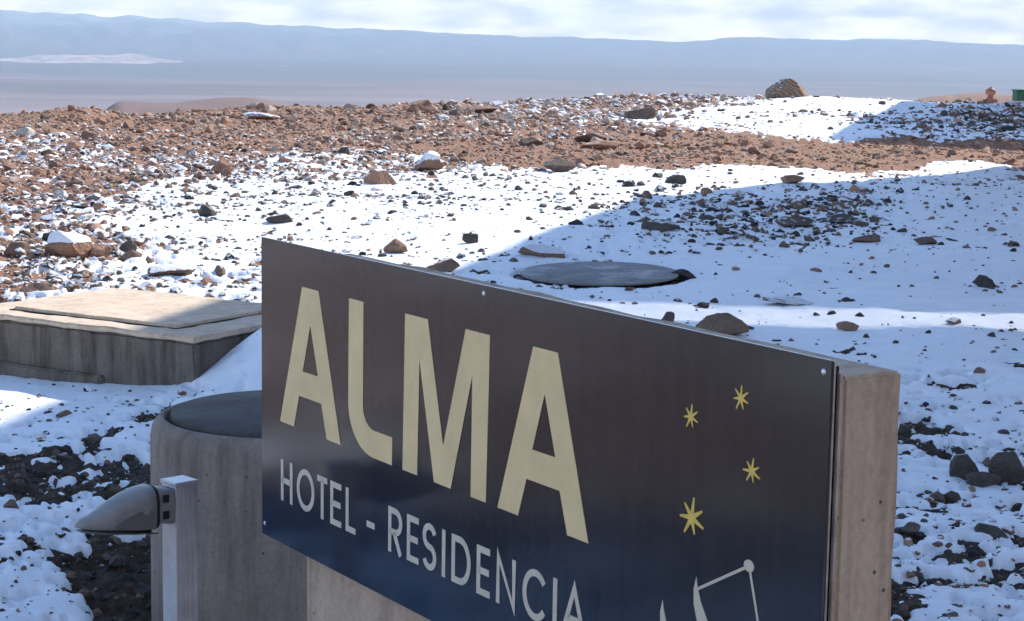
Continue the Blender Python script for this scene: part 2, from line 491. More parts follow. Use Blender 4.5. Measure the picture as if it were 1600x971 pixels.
SLAB_C = Vector((-1.60, 9.58)); SLAB_E = Vector((-0.855, 0.518)); SLAB_D = Vector((0.518, 0.855))
RING = Vector((-0.775, 6.56)); LIDC = Vector((0.72, 15.78))
_ca = np.array([-1.2, -.263, -.166, -.048, .0843, .195, .24, .5])
_cr = np.array([40., 46., 51., 57., 68., 72., 74., 80.])

def macro(x, y):
    """the lie of the land"""
    r = np.hypot(x, y); th = np.arctan2(x, y)
    z = 0.035 * fbm(x * 0.22, y * 0.22, 3, 5)
    z = z * sstep(3, 12, r)
    z = z * (1 - np.exp(-((x - LIDC.x) ** 2 + (y - LIDC.y) ** 2) / 2.6))
    z -= 0.055 * np.exp(-(((x - LIDC.x) ** 2 + (y - LIDC.y) ** 2) / 0.81) ** 2)
    z -= 0.17 * np.exp(-((x + 1.15) ** 2 + (y - 6.2) ** 2) / 1.1)
    z += 0.46 * np.exp(-(((x + 1.02) / 0.52) ** 2 + ((y - 9.92) / 0.62) ** 2))
    # bank at the far side of the dirt strip
    yb = 38.2 + 0.35 * x * 0.25 + 0.3 * fbm(x * .3, y * .3, 2, 9)
    z += 0.06 * sstep(yb - 0.25, yb + 0.25, y) * sstep(1.0, 5.0, x) * (1 - sstep(58, 70, y))
    z += 0.10 * fbm(x * 0.07, y * 0.09, 3, 11) * sstep(30, 60, r)
    # crest, then down into the valley
    rc = np.interp(th, _ca, _cr) + 1.2 * fbm(th * 14, r * 0.0, 3, 21)
    d = np.maximum(r - rc, 0)
    prof = np.minimum(0.13 * d, 3 + 0.062 * d)
    drop = np.where(prof > 255, 255 + 5 * (1 - np.exp(-(prof - 255) / 50)), prof)
    z -= np.minimum(drop, 258)
    # brown rise beyond the crest on the left, a low tan one on the right
    b1 = np.exp(-((r - 150) / 32) ** 2) * np.exp(-((th + 0.150) / 0.075) ** 2)
    b1b = np.exp(-((r - 150) / 32) ** 2) * sstep(-0.245, -0.20, th) * (1 - sstep(-0.14, -0.02, th))
    z += 6.3 * b1b + 0.25 * fbm(x * .03, y * .03, 4, 31) * b1b
    b2 = np.exp(-((r - 118) / 16) ** 2) * sstep(0.125, 0.165, th)
    z += b2 * (4.55 + 0.5 * sstep(0.15, 0.265, th) + 0.08 * fbm(th * 60, r * .02, 3, 33))
    z += 0.24 * np.exp(-((th + .222) / .022) ** 2 - ((r - 45) / 3.0) ** 2)
    z += sstep(3000, 9000, r) * 5.0 * fbm(x * 0.0006, y * 0.0006, 4, 41)
    return z

def soil_h(x, y):
    r = np.hypot(x, y)
    return macro(x, y) + (0.018 * fbm(x * 2.6, y * 2.6, 4, 3) + 0.009 * fbm(x * 11, y * 11, 3, 7)) * (1 - sstep(60, 90, r))

from math import erf
def snow_h(x, y, cov):
    n1 = 0.52 * fbm(x * 1.5, y * 1.5, 3, 51) + 0.66 * fbm(x * 5.5, y * 5.5, 3, 57) + 0.38 * fbm(x * 17, y * 17, 2, 59)
    u01 = 0.5 * (1 + np.tanh(0.8 * n1))
    t = (cov * 1.20 - 0.11 - u01)
    th = np.where(t > 0, 0.028 * np.tanh(t / 0.22) + 0.012 * np.minimum(t * 8, 1) + 0.006 * fbm(x * 0.9, y * 0.9, 2, 53), 0.22 * t)
    return macro(x, y) + th + 0.0045 * fbm(x * 2.2, y * 2.2, 3, 61)

def surf_h(x, y):
    x = np.atleast_1d(np.asarray(x, float)); y = np.atleast_1d(np.asarray(y, float))
    f = fields(x, y)
    return np.maximum(soil_h(x, y), snow_h(x, y, f[:, 0]))

# ------------------------------------------------------------------ ground and snow sheets
rings = np.concatenate([np.linspace(0.4, 4.4, 14), np.geomspace(4.5, 15.9, 340), np.geomspace(16, 76, 220), np.geomspace(78, 1600, 70)[0:], np.geomspace(1700, 48500, 60)])
ths = np.concatenate([np.linspace(-math.pi, -0.75, 34)[:-1], np.linspace(-0.75, -0.32, 50)[:-1], np.linspace(-0.32, 0.32, 450), np.linspace(0.32, 0.75, 30)[1:], np.linspace(0.75, math.pi, 34)[1:]])
NR, NTH = len(rings), len(ths)
TH, RR = np.meshgrid(ths, rings)
GX, GY = (RR * np.sin(TH)).ravel(), (RR * np.cos(TH)).ravel()
rr = RR.ravel()
near = rr < 110
F4 = np.zeros((len(GX), 4)); F4[:, 3] = 0.55
F4[near] = fields(GX[near], GY[near])
soil = soil_h(GX, GY)
idx = np.arange(NR * NTH).reshape(NR, NTH)
quads = np.stack([idx[:-1, :-1], idx[:-1, 1:], idx[1:, 1:], idx[1:, :-1]], -1).reshape(-1, 4)[:, ::-1]
# the last column lies on the first: weld by reusing indices
quads = np.where((quads % NTH) == NTH - 1, quads - (NTH - 1), quads)
me = np_mesh('ground', np.stack([GX, GY, soil], 1), quads)
fattr(me, 'brown', np.clip(sstep(0.22, 0.52, F4[:, 3]) + 0.0, 0, 1))
fattr(me, 'far', 0.8 * sstep(88, 135, rr) + 0.2 * sstep(400, 3000, rr))
fattr(me, 'farther', sstep(9500, 15000, rr + 1500 * fbm(GX * .0003, GY * .0003, 3, 45)))
g = tag(link('ground', me, M['ground']), kind='structure')

nearm = (rings > 4.0) & (rings < 78)
r0, r1 = np.where(nearm)[0][[0, -1]]
c0 = int(np.searchsorted(ths, -2.2)); c1 = int(np.searchsorted(ths, 1.2))
sub = idx[r0:r1 + 1, c0:c1 + 1]
sx, sy = GX[sub].ravel(), GY[sub].ravel()
cov = F4[sub.ravel(), 0]
rs = np.hypot(sx, sy); tsn = np.arctan2(sx, sy)
rcs = np.interp(tsn, _ca, _cr)
cov = cov * (1 - sstep(rcs - 1.0, rcs + 1.5, rs))
sz = snow_h(sx, sy, cov)
sz = sz - 0.12 * (1 - sstep(0.67, 0.745, np.hypot(sx - LIDC.x, sy - LIDC.y)))
sl = soil[sub.ravel()]
# keep the snow out of the concrete things standing in it
li = np.arange(sub.size).reshape(sub.shape)
sq = np.stack([li[:-1, :-1], li[:-1, 1:], li[1:, 1:], li[1:, :-1]], -1).reshape(-1, 4)[:, ::-1]
up = sz > sl - 0.006
keep = up[sq].any(1)
qc = np.stack([sx, sy], 1)[sq].mean(1)
keep &= ~((np.hypot(qc[:, 0] - LIDC.x, qc[:, 1] - LIDC.y) < 0.50) | (np.hypot(qc[:, 0] - RING.x, qc[:, 1] - RING.y) < 0.42))
q = sq[keep]
used = np.unique(q)
remap = np.full(sub.size, -1); remap[used] = np.arange(len(used))
me = np_mesh('snow', np.stack([sx, sy, sz], 1)[used], remap[q])
tag(link('snow', me, M['snow']), 'thin patchy snow lying over the stony ground', kind='stuff')

# ------------------------------------------------------------------ far mountains
def range_mesh(name, rad, depth, th0, th1, prof, base, seed, rough, nth=420, nd=40):
    th = np.linspace(th0, th1, nth)
    k = np.linspace(0, 1, nd)
    T, K = np.meshgrid(th, k)
    top = np.interp(T, [p[0] for p in prof], [p[1] for p in prof])
    r = rad - depth * (1 - K)
    shape = K ** 1.5
    nz = fbm(T * 60, K * 3.0, 5, seed) * rough
    z = base + (top - base) * shape + nz * (top - base) * np.sin(np.clip(K, 0, 1) * math.pi * .93) * 0.8 + nz * 0.16 * (top - base) * K
    V = np.stack([r * np.sin(T), r * np.cos(T), z], -1).reshape(-1, 3)
    ii = np.arange(nth * nd).reshape(nd, nth)
    # back side falls away again
    Vb = np.stack([(r[-1] + depth * .12) * np.sin(th), (r[-1] + depth * .12) * np.cos(th), np.full(nth, base)], -1)
    V = np.concatenate([V, Vb])
    ii = np.concatenate([ii, (np.arange(nth) + nth * nd)[None]])
    Fq = np.stack([ii[:-1, :-1], ii[:-1, 1:], ii[1:, 1:], ii[1:, :-1]], -1).reshape(-1, 4)[:, ::-1]
    return np_mesh(name, V, Fq)

def elev(pts, rad):
    """(photo x, photo y) of a skyline -> (bearing, height at that distance)"""
    out = []
    for x, y in pts:
        hz = 67 + 0.0151 * (x - 800)
        out.append((math.atan((x - 800) / 3000.0), EYE + (hz - y) / 3000.0 * rad))
    return out
nM = N('mountain_rock')
mc_ = nM.ramp(nM.noise(0.0004, 6, 0.65), [(0.3, (0.09, 0.08, 0.08)), (0.72, (0.19, 0.155, 0.14))])
mz_ = nM.new('ShaderNodeSeparateXYZ'); nM.put(mz_.inputs[0], nM.pos())
mk_ = nM.math('ADD', nM.math('MULTIPLY', mz_.outputs['Z'], 0.0008), nM.noise(0.0005, 6, 0.7, sc=(1, 1, 3)))
nM.col(nM.mix(nM.math('MULTIPLY', nM.ramp(mk_, [(0.62, 0.0), (0.92, 1.0)]), 0.5), mc_, (0.75, 0.76, 0.78))).rough(0.95)
M['mount'] = nM.m
nP = N('pale_badland')
nP.col(nP.ramp(nP.noise(0.003, 6, 0.65), [(0.35, (0.24, 0.18, 0.16)), (0.6, (0.60, 0.50, 0.46))])).rough(0.95)
M['pale'] = nP.m
sky1 = elev([(-1500, 14), (-700, 6), (-250, 14), (0, 19), (120, 23), (240, 29), (350, 36), (480, 42), (600, 47), (720, 53), (800, 57), (900, 59), (1000, 63), (1060, 66), (1120, 61), (1175, 57), (1215, 61), (1300, 63), (1375, 60), (1430, 64), (1500, 68), (1600, 71), (1800, 66), (2600, 60)], 46000)
tag(link('far_mountain_range', range_mesh('far_mountain_range', 46000, 16000, -0.66, 0.6, sky1, -262, 3, 0.13), M['mount']), 'long hazy blue mountain range on the far horizon', kind='structure')
sky2 = elev([(-900, 93), (-200, 92), (0, 90), (60, 86), (110, 84), (170, 86), (200, 83), (240, 89), (300, 97), (420, 110), (600, 120), (800, 106), (1000, 107), (1200, 108), (1500, 110), (1800, 112), (2400, 118)], 21000)
tag(link('low_valley_hills', range_mesh('low_valley_hills', 21000, 1500, -0.55, -0.115, sky2, -263, 9, 0.3, 500, 16), M['pale']), 'low pale badland hills across the valley floor', kind='structure')

# ------------------------------------------------------------------ buildings out of view on the right that cast the big shadow
BU = Vector((-0.25, -0.968, 0)); BV = Vector((0.968, -0.25, 0))
BH = 9.0
SHIFT = Vector((math.sin(SUN_AZ), math.cos(SUN_AZ), 0)) * (BH / math.tan(SUN_EL))
def frame_empty(name, origin):
    o = empty(name)
    mm = Matrix((BV, -BU, Vector((0, 0, 1)))).transposed().to_4x4()   # local x = away from view, local y = into the distance
    mm.translation = origin
    o.matrix_world = mm
    return o
def lodge(origin, length, width, label, canopy):
    t = frame_empty('lodge_building', origin)
    tag(t, label, 'building', 'lodge buildings right of the view')
    bm = bmesh.new(); add_box(bm, 0.12, width - 0.12, -length + 0.12, -0.12, -1.2, BH - 0.3)
    link('wall', bm_mesh('wall', bm), M['facade'], t)
    bm = bmesh.new(); add_box(bm, 0, width, -length, 0, BH - 0.298, BH)
    link('roof', bm_mesh('roof', bm), M['roofing'], t)
    for k in range(max(1, int(length // 3))):
        for zf in (1.0, 4.6):
            y = -1.6 - 3.0 * k
            wn = box_part('window', (0.06, 0.14, y - 0.7, y + 0.7, zf, zf + 1.5), M['roofing'], t)
            box_part('pane', (0.04, 0.075, y - 0.6, y + 0.6, zf + 0.1, zf + 1.4), M['pane'], wn)
    if canopy:
        y0, y1 = canopy
        bm = bmesh.new(); add_box(bm, -0.16, width, y1, y0, BH - 0.05, BH)
        rf = link('canopy_roof', bm_mesh('canopy_roof', bm), M['roofing'], t)
        for yy in (y0 - 0.4, -21.6, y1 + 0.4):
            for xx in (0.4, width - 0.4):
                box_part('column', (xx - 0.18, xx + 0.18, yy - 0.18, yy + 0.18, -1.2, BH - 0.052), M['facade'], t)
        ys = np.arange(y0 + 0.06, -length - 0.03, 0.10)      # thin slats added along the gap between the roofs to dim its light strip
        sl_ = None
        for yy in ys:
            if sl_ is None:
                sl_ = box_part('dimming_slat', (0.0, width, -0.025, 0.025, BH - 0.030, BH - 0.022), M['facade'], t)
                sl_.location = (0, yy, 0)
            else:
                o = sl_.copy(); COL.objects.link(o); o.parent = t; o.location = (0, yy, 0)
    return t
lodge(Vector((1.58, 23.95, 0)) + SHIFT, 9.85, 13.0, 'long earth brown lodge with porch whose shadow crosses the snow', (-10.65, -25.5))
lodge(Vector((12.1, 61.6, 0)) + SHIFT, 23.3, 12.0, 'farther earth brown lodge shading the stones on the far right', None)
mb = empty('bounce_building', (7.0, -13.5, 0))  # unseen building added behind the camera to bounce warm sunlight onto the wall
tag(mb, 'unseen tan plastered building added behind the viewpoint to bounce warm light', 'building')
box_part('wall', (-10, 10, -5, 5, -0.5, 6.6), M['facade2'], mb)
box_part('roof', (-10.3, 10.3, -5.3, 5.3, 6.602, 6.9), M['roofing'], mb)
for k in range(6):
    wn = box_part('window', (-8.6 + 3.2 * k, -7.2 + 3.2 * k, 4.96, 5.05, 1.1, 2.6), M['roofing'], mb)
    box_part('pane', (-8.5 + 3.2 * k, -7.3 + 3.2 * k, 5.02, 5.07, 1.2, 2.5), M['pane'], wn)

# ------------------------------------------------------------------ sign wall and sign panel
PN = Vector((-0.84379, -0.53667, 0)); PS = Vector((0.53667, -0.84379, 0))     # front normal, left -> right
PTR = Vector((0.55127, 3.25727, 1.3665)); PL_ = 2.305; PH = 0.828
PTL = PTR - PS * PL_
def sign_frame(o, zero):
    mm = Matrix((PS, -PN, Vector((0, 0, 1)))).transposed().to_4x4()            # x right along the face, y into the wall, z up
    mm.translation = zero
    o.matrix_world = mm
wall = bpy.data.objects.new('sign_wall', None)
bm = bmesh.new()
nx, ny, nz_ = 46, 4, 30
add_box(bm, 0.226, 2.313, 0.0245, 0.160, -0.02, 1.338)
bmesh.ops.subdivide_edges(bm, edges=list(bm.edges), cuts=1)
bevel = [e for e in bm.edges if e.calc_face_angle(0) > 1]
bmesh.ops.bevel(bm, geom=bevel, offset=0.006, segments=2, affect='EDGES')
for k in range(3):
    bmesh.ops.subdivide_edges(bm, edges=[e for e in bm.edges if e.calc_length() > 0.05], cuts=1, use_grid_fill=True)
for v in bm.verts:
    c = v.co
    edge = 1.0 if (c.x > 2.29 and c.y > 0.15) or (c.z > 1.31 and c.y > 0.15) else 0.25
    a = float(fbm(np.array([c.z * 9 + c.y * 5]), np.array([c.x * 9 + c.y * 7]), 3, 71)[0])
    v.co.x += 0.0022 * a * edge; v.co.y += 0.002 * a * edge; v.co.z += 0.0022 * a * edge
wall = link('concrete_sign_wall', bm_mesh('concrete_sign_wall', bm), M['wall'])
sign_frame(wall, Vector((PTL.x, PTL.y, 0)))
tag(wall, 'weathered tan concrete wall standing behind the hotel sign panel', 'wall')

sign = empty('hotel_sign')
sign_frame(sign, Vector((PTL.x, PTL.y, PTL.z)))
tag(sign, 'dark glossy sign panel reading ALMA in gold letters with stars', 'sign')
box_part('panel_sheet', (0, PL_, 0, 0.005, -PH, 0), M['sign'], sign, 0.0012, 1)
box_part('backing', (0.012, PL_ - 0.006, 0.0052, 0.0225, -PH + 0.01, -0.012), M['dark'], sign)
box_part('edge_trim', (PL_ - 0.0045, PL_ + 0.001, 0.0052, 0.009, -PH + 0.002, -0.002), M['trim'], sign)
box_part('edge_trim', (PL_ - 0.003, PL_ + 0.005, 0.0165, 0.0225, -PH + 0.002, -0.022), M['trim'], sign)
box_part('top_trim', (0.004, PL_ - 0.004, 0.0052, 0.009, -0.006, -0.001), M['alu'], sign)

def flat_poly(name, loops, mat, depth=0.0009, parent=sign):
    """flat lettering: outline loops in panel metres, first outline then holes"""
    cu = bpy.data.curves.new(name, 'CURVE')
    cu.dimensions = '2D'; cu.fill_mode = 'BOTH'; cu.extrude = depth / 2
    for lp in loops:
        s = cu.splines.new('POLY'); s.points.add(len(lp) - 1)
        for p_, (a, b) in zip(s.points, lp): p_.co = (a, b, 0, 1)
        s.use_cyclic_u = True
    tmp = bpy.data.objects.new('tmp', cu)
    me = bpy.data.meshes.new_from_object(tmp)
    bpy.data.objects.remove(tmp); bpy.data.curves.remove(cu)
    me.name = name
    co = np.zeros(len(me.vertices) * 3); me.vertices.foreach_get('co', co)
    co = co.reshape(-1, 3)
    me.vertices.foreach_set('co', np.stack([co[:, 0], -co[:, 2] - depth / 2 - 0.0003, co[:, 1]], 1).ravel())
    me.update()
    return link(name, me, mat, parent)

T0, T1 = -0.108, -0.489
LET_A = [[(0.0, T0), (0.092, T0), (0.3505, T1)], []]
def letter_A(x):
    o = [(x + .1345, T0), (x + .2290, T0), (x + .3555, T1), (x + .2770, T1), (x + .2455, -.4005), (x + .1165, -.4005), (x + .0850, T1), (x, T1)]
    i = [(x + .1825, -.2033), (x + .2270, -.3322), (x + .1368, -.3322)]
    flat_poly('letter', [o, i], M['gold'])
letter_A(0.1192)
L_out = [(.518, T0 + .002), (.5945, T0 + .002), (.5945, -.368)]
for k in range(9):
    a = math.pi + math.pi / 2 * k / 8
    L_out.append((.655 + .0605 * math.cos(a), -.368 + .052 * math.sin(a)))
L_out += [(.746, -.4200), (.746, T1)]
for k in range(11):
    a = -math.pi / 2 - math.pi / 2 * k / 10
    L_out.append((.650 + .134 * math.cos(a), -.368 + .121 * math.sin(a)))
flat_poly('letter', [L_out], M['gold'])
flat_poly('letter', [[(.8060, T0), (.9140, T0), (.9905, -.3955), (1.0860, T0), (1.1900, T0), (1.1820, T1), (1.1160, T1), (1.1175, -.209), (1.0270, T1), (.9500, T1), (.8770, -.210), (.8700, T1), (.7985, T1)]], M['gold'])
letter_A(1.2315)

H0, H1, SW = -0.5925, -0.7062, 0.0155
def ribbon(name, paths, mat, wd=SW, parent=sign):
    """strokes of even width joined into one letter"""
    bm = bmesh.new()
    for pth in paths:
        P = [Vector((a, 0, b)) for a, b in pth]
        closed = (P[0] - P[-1]).length < 1e-6
        if closed: P = P[:-1]
        n = len(P)
        front = []
        for i in range(n):
            a = P[i - 1] if (i > 0 or closed) else None
            b = P[(i + 1) % n] if (i < n - 1 or closed) else None
            d1 = (P[i] - a).normalized() if a is not None else (b - P[i]).normalized()
            d2 = (b - P[i]).normalized() if b is not None else d1
            nr = Vector((-(d1.z + d2.z), 0, d1.x + d2.x))
            if nr.length < 1e-6: nr = Vector((-d1.z, 0, d1.x))
            nr.normalize()
            k = max(0.45, abs(nr.dot(Vector((-d1.z, 0, d1.x)))))
            off = nr * (wd / 2 / k)
            front.append((bm.verts.new(P[i] + off + Vector((0, -0.0011, 0))), bm.verts.new(P[i] - off + Vector((0, -0.0011, 0))),
                          bm.verts.new(P[i] - off + Vector((0, -0.0003, 0))), bm.verts.new(P[i] + off + Vector((0, -0.0003, 0)))))
        m_ = n if closed else n - 1
        for i in range(m_):
            A, B = front[i], front[(i + 1) % n]
            for c in range(4):
                bm.faces.new((A[c], A[(c + 1) % 4], B[(c + 1) % 4], B[c]))
        if not closed:
            bm.faces.new(front[0][::-1]); bm.faces.new(front[-1])
    bmesh.ops.recalc_face_normals(bm, faces=list(bm.faces))
    return link(name, bm_mesh(name, bm), mat, parent)

def arc(cx, cz, rx, rz, a0, a1, n=20):
    return [(cx + rx * math.cos(math.radians(a0 + (a1 - a0) * k / n)), cz + rz * math.sin(math.radians(a0 + (a1 - a0) * k / n))) for k in range(n + 1)]
h2 = SW / 2
top, bot, mid = H0 - h2, H1 + h2, (H0 + H1) / 2
def gl(ch, x0, x1):
    a, b = x0 + h2, x1 - h2
    c = (a + b) / 2
    if ch == 'H': return [[(a, H0), (a, H1)], [(b, H0), (b, H1)], [(a, mid), (b, mid)]]
    if ch == 'O': return [arc(c, mid, (b - a) / 2, (top - bot) / 2, 90, 450, 36)]
    if ch == 'T': return [[(x0, top), (x1, top)], [(c, top), (c, H1)]]
    if ch == 'E': return [[(x1, top), (a, top), (a, bot), (x1, bot)], [(a, mid), (x1 - .004, mid)]]
    if ch == 'L': return [[(a, H0), (a, bot), (x1, bot)]]
    if ch == 'I': return [[(c, H0), (c, H1)]]
    if ch == 'N': return [[(a, H1), (a, H0 - .004), (b, H1 + .004), (b, H0)]]
    if ch == 'A': return [[(x0, H1), (c, H0 - .004), (x1, H1)], [(x0 + .018, mid - .016), (x1 - .018, mid - .016)]]
    if ch == 'D': return [[(a, bot), (a, top), (c - .006, top)] + arc(c - .006, mid, b - c + .006, (top - bot) / 2, 80, -80, 18) + [(c - .006, bot), (a, bot)]]
    if ch == 'R':
        r = (top - mid + .004) / 2
        return [[(a, H1), (a, top), (c, top)] + arc(c, top - r, b - c, r, 80, -80, 14) + [(c, top - 2 * r), (a, top - 2 * r)], [(c - .006, top - 2 * r), (b, H1)]]
    if ch == 'S':
        r = (top - bot) / 4
        return [arc(c, top - r, (b - a) / 2, r, 20, 250, 18) + arc(c, bot + r, (b - a) / 2, r, 70, -160, 18)]
    if ch == 'C': return [arc(c + .006, mid, (b - a) / 2 + .004, (top - bot) / 2, 38, 322, 30)]
for ch, a, b in [('H', .1235, .1945), ('O', .2215, .3255), ('T', .3425, .3995), ('E', .4175, .4785), ('L', .5035, .5565), ('R', .7290, .7990), ('E', .8225, .8795), ('S', .8985, .9640),
                 ('I', .9895, 1.0055), ('D', 1.0340, 1.1195), ('E', 1.1460, 1.2030), ('N', 1.2300, 1.3110), ('C', 1.3370, 1.4300), ('I', 1.4590, 1.4745), ('A', 1.4975, 1.5810)]:
    ribbon('letter', gl(ch, a, b), M['cream'])
ribbon('dash', [[(.617, -.6620), (.6580, -.6620)]], M['cream'])

def star(cx, cz, r, ang0):
    pts = []
    for k in range(7):
        a = math.radians(ang0) + 2 * math.pi * k / 7
        rad = r * (1.0 + 0.10 * math.sin(k * 2.3 + cx * 40))
        b = a + math.pi / 7
        pts.append((cx + rad * math.cos(a - .055), cz + rad * math.sin(a - .055)))
        pts.append((cx + rad * math.cos(a + .055), cz + rad * math.sin(a + .055)))
        pts.append((cx + r * .31 * math.cos(b), cz + r * .31 * math.sin(b)))
    flat_poly('star', [pts], M['star'])
star(1.9177, -.1649, .0225, 84); star(2.0642, -.1048, .0225, 86); star(2.1018, -.2338, .0235, 80); star(1.9290, -.3585, .037, 82)
# line drawing of the dish antenna
ribbon('antenna_strut', [[(2.1034, -.4112), (1.9526, -.4931)]], M['cream'], .006)
ribbon('antenna_strut', [[(2.1034, -.4112), (2.1580, -.5900)]], M['cream'], .006)
flat_poly('antenna_receiver', [[(2.1034 + .0145 * math.cos(a * math.pi / 12), -.4112 + .0115 * math.sin(a * math.pi / 12)) for a in range(24)]], M['cream'], 0.0014)
cres = [(1.9485, -.470), (1.9535, -.490), (1.9640, -.515), (1.985, -.545), (2.015, -.575), (2.055, -.600), (2.11, -.618), (2.165, -.620), (2.10, -.632), (2.04, -.624), (1.99, -.600), (1.958, -.565), (1.943, -.525), (1.9415, -.495)]
flat_poly('antenna_dish', [cres], M['cream'])
flat_poly('antenna_dish', [[(a - .104, b - .072) for a, b in cres]], M['cream'])
for (a, b) in ((1.1605, -.0185), (2.2850, -.0225), (.0190, -.795), (.0200, -.022), (2.285, -.80), (1.1605, -.805)):
    if (a, b) == (.0200, -.022): continue
    me = lathe_mesh('screw', [(0.0001, 0.0026), (0.003, 0.0024), (0.0052, 0.0014), (0.006, 0.0)][::-1], 14)
    s_ = link('screw', me, M['steel'], sign)
    s_.rotation_euler = (math.pi / 2, 0, 0)
    s_.location = (a, -0.0002, b)

# ------------------------------------------------------------------ manhole ring, slab chamber, round lid
gz = float(macro(np.array([RING.x]), np.array([RING.y]))[0])
ring = empty('manhole_shaft', (RING.x, RING.y, gz))
tag(ring, 'tall round concrete manhole shaft behind the small lamp post', 'manhole')
ZT = EYE - 590.0 / 3000 * 6.56 - gz + 0.004
RO = 0.470
prof = [(RO + .004, -0.25), (RO + .002, ZT * .4), (RO, ZT - .07), (RO - .006, ZT - .035), (RO - .022, ZT - .010), (RO - .036, ZT - .002), (RO - .047, ZT - .003), (RO - .050, ZT - .014), (RO - .050, ZT - .06), (0.001, ZT - .06)]
me = lathe_mesh('shaft_wall', prof, 96)
link('shaft_wall', me, M['ring'], ring)
RL = RO - .069
me = lathe_mesh('shaft_lid', [(0.001, ZT - .045), (RL - .004, ZT - .045), (RL, ZT - .04), (RL, ZT + .004), (RL - .006, ZT + .011), (RL * .6, ZT + .018), (0.001, ZT + .021)], 96)
link('shaft_lid', me, M['shaftlid'], ring)

chamber = empty('concrete_chamber', (SLAB_C.x, SLAB_C.y, 0))
mm = Matrix((-Vector((SLAB_E.x, SLAB_E.y, 0)), Vector((SLAB_D.x, SLAB_D.y, 0)), Vector((0, 0, 1)))).transposed().to_4x4()
mm.translation = Vector((SLAB_C.x, SLAB_C.y, 0))
chamber.matrix_world = mm
tag(chamber, 'low square concrete chamber with flat hatch at the left edge', 'chamber')
def rough_box(name, dims, mat, parent, bev, amp, cuts=5, seed=0):
    bm = bmesh.new(); add_box(bm, *dims)
    bmesh.ops.bevel(bm, geom=list(bm.edges), offset=bev, segments=2, affect='EDGES')
    for k in range(cuts):
        long = [e for e in bm.edges if e.calc_length() > 0.07]
        if not long: break
        bmesh.ops.subdivide_edges(bm, edges=long, cuts=1, use_grid_fill=True)
    co = np.array([v.co[:] for v in bm.verts])
    a = fbm(co[:, 0] * 7 + co[:, 2] * 5, co[:, 1] * 7 - co[:, 2] * 4, 3, 80 + seed)
    b = fbm(co[:, 0] * 6 - co[:, 2] * 5, co[:, 1] * 8 + co[:, 2] * 6, 3, 90 + seed)
    for v, p, q_ in zip(bm.verts, a, b):
        v.co.x += amp * q_; v.co.y += amp * p; v.co.z += amp * p
    return link(name, bm_mesh(name, bm), mat, parent)
SWD, SDP = 1.70, 1.22
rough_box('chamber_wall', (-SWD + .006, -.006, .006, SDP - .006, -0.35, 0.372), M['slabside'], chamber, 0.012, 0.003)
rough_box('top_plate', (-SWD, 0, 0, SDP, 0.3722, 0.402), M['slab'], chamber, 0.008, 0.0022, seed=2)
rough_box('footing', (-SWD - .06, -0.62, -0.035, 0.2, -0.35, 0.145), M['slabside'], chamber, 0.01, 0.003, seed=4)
# hatch lid: a slab in a shallow rebate
rough_box('hatch_lid', (-1.44, -.27, .17, 1.07, 0.394, 0.421), M['slab'], chamber, 0.005, 0.001, seed=8)
for dm in ((-1.455, -.255, .152, .167), (-1.455, -.255, 1.073, 1.088), (-1.458, -1.443, .152, 1.088), (-.267, -.252, .152, 1.088)):
    box_part('joint', (dm[0], dm[1], dm[2], dm[3], 0.38, 0.4055), M['dark'], chamber)

gl_z = -0.047 + 0.0 * float(np.median(surf_h(LIDC.x + .66 * np.cos(np.arange(12) * .52), LIDC.y + .66 * np.sin(np.arange(12) * .52)))) + 0.0
rl = empty('round_manhole_cover', (LIDC.x, LIDC.y, gl_z))
tag(rl, 'flat round concrete manhole cover lying in the shaded snow', 'manhole cover')
me = lathe_mesh('collar', [(0.70, -0.12), (0.70, 0.012), (0.69, 0.018), (0.60, 0.018), (0.59, 0.0), (0.001, 0.0)], 72)
link('collar', me, M['ring'], rl)
me = lathe_mesh('cover', [(0.001, 0.046), (0.60, 0.046), (0.645, 0.054), (0.655, 0.060), (0.655, 0.074), (0.648, 0.080), (0.4, 0.085), (0.001, 0.088)], 72)
cv = link('cover', me, M['lid'], rl)
cv.rotation_euler = (math.radians(1.2), math.radians(-0.8), 0)

# ------------------------------------------------------------------ bollard lamp
LPX, LPY = -0.890, 5.06
lz = float(macro(np.array([LPX]), np.array([LPY]))[0])
AX = Vector((-0.72, -0.694, 0))
lamp = empty('path_lamp')
mm = Matrix((AX, Vector((-AX.y, AX.x, 0)), Vector((0, 0, 1)))).transposed().to_4x4()
mm.translation = Vector((LPX, LPY, 0))
lamp.matrix_world = mm
tag(lamp, 'grey path lamp with square post and tapered head beside the sign', 'lamp')
PT = 0.722
HW = 0.034
box_part('post', (-HW, HW, -HW, HW, lz - 0.1, PT - 0.012), M['alu'], lamp, 0.003, 2)
for k in range(4):                      # ribbed extrusion on the side faces
    x = -0.021 + 0.014 * k
    box_part('rib', (x - .0028, x + .0028, HW - 0.001, HW + .0022, lz - 0.05, PT - 0.0125), M['alu'], lamp)
box_part('post_cap', (-HW - .003, HW + .003, -HW - .003, HW + .003, PT - 0.0118, PT), M['alu'], lamp, 0.0025, 2)
tilt = math.radians(9)
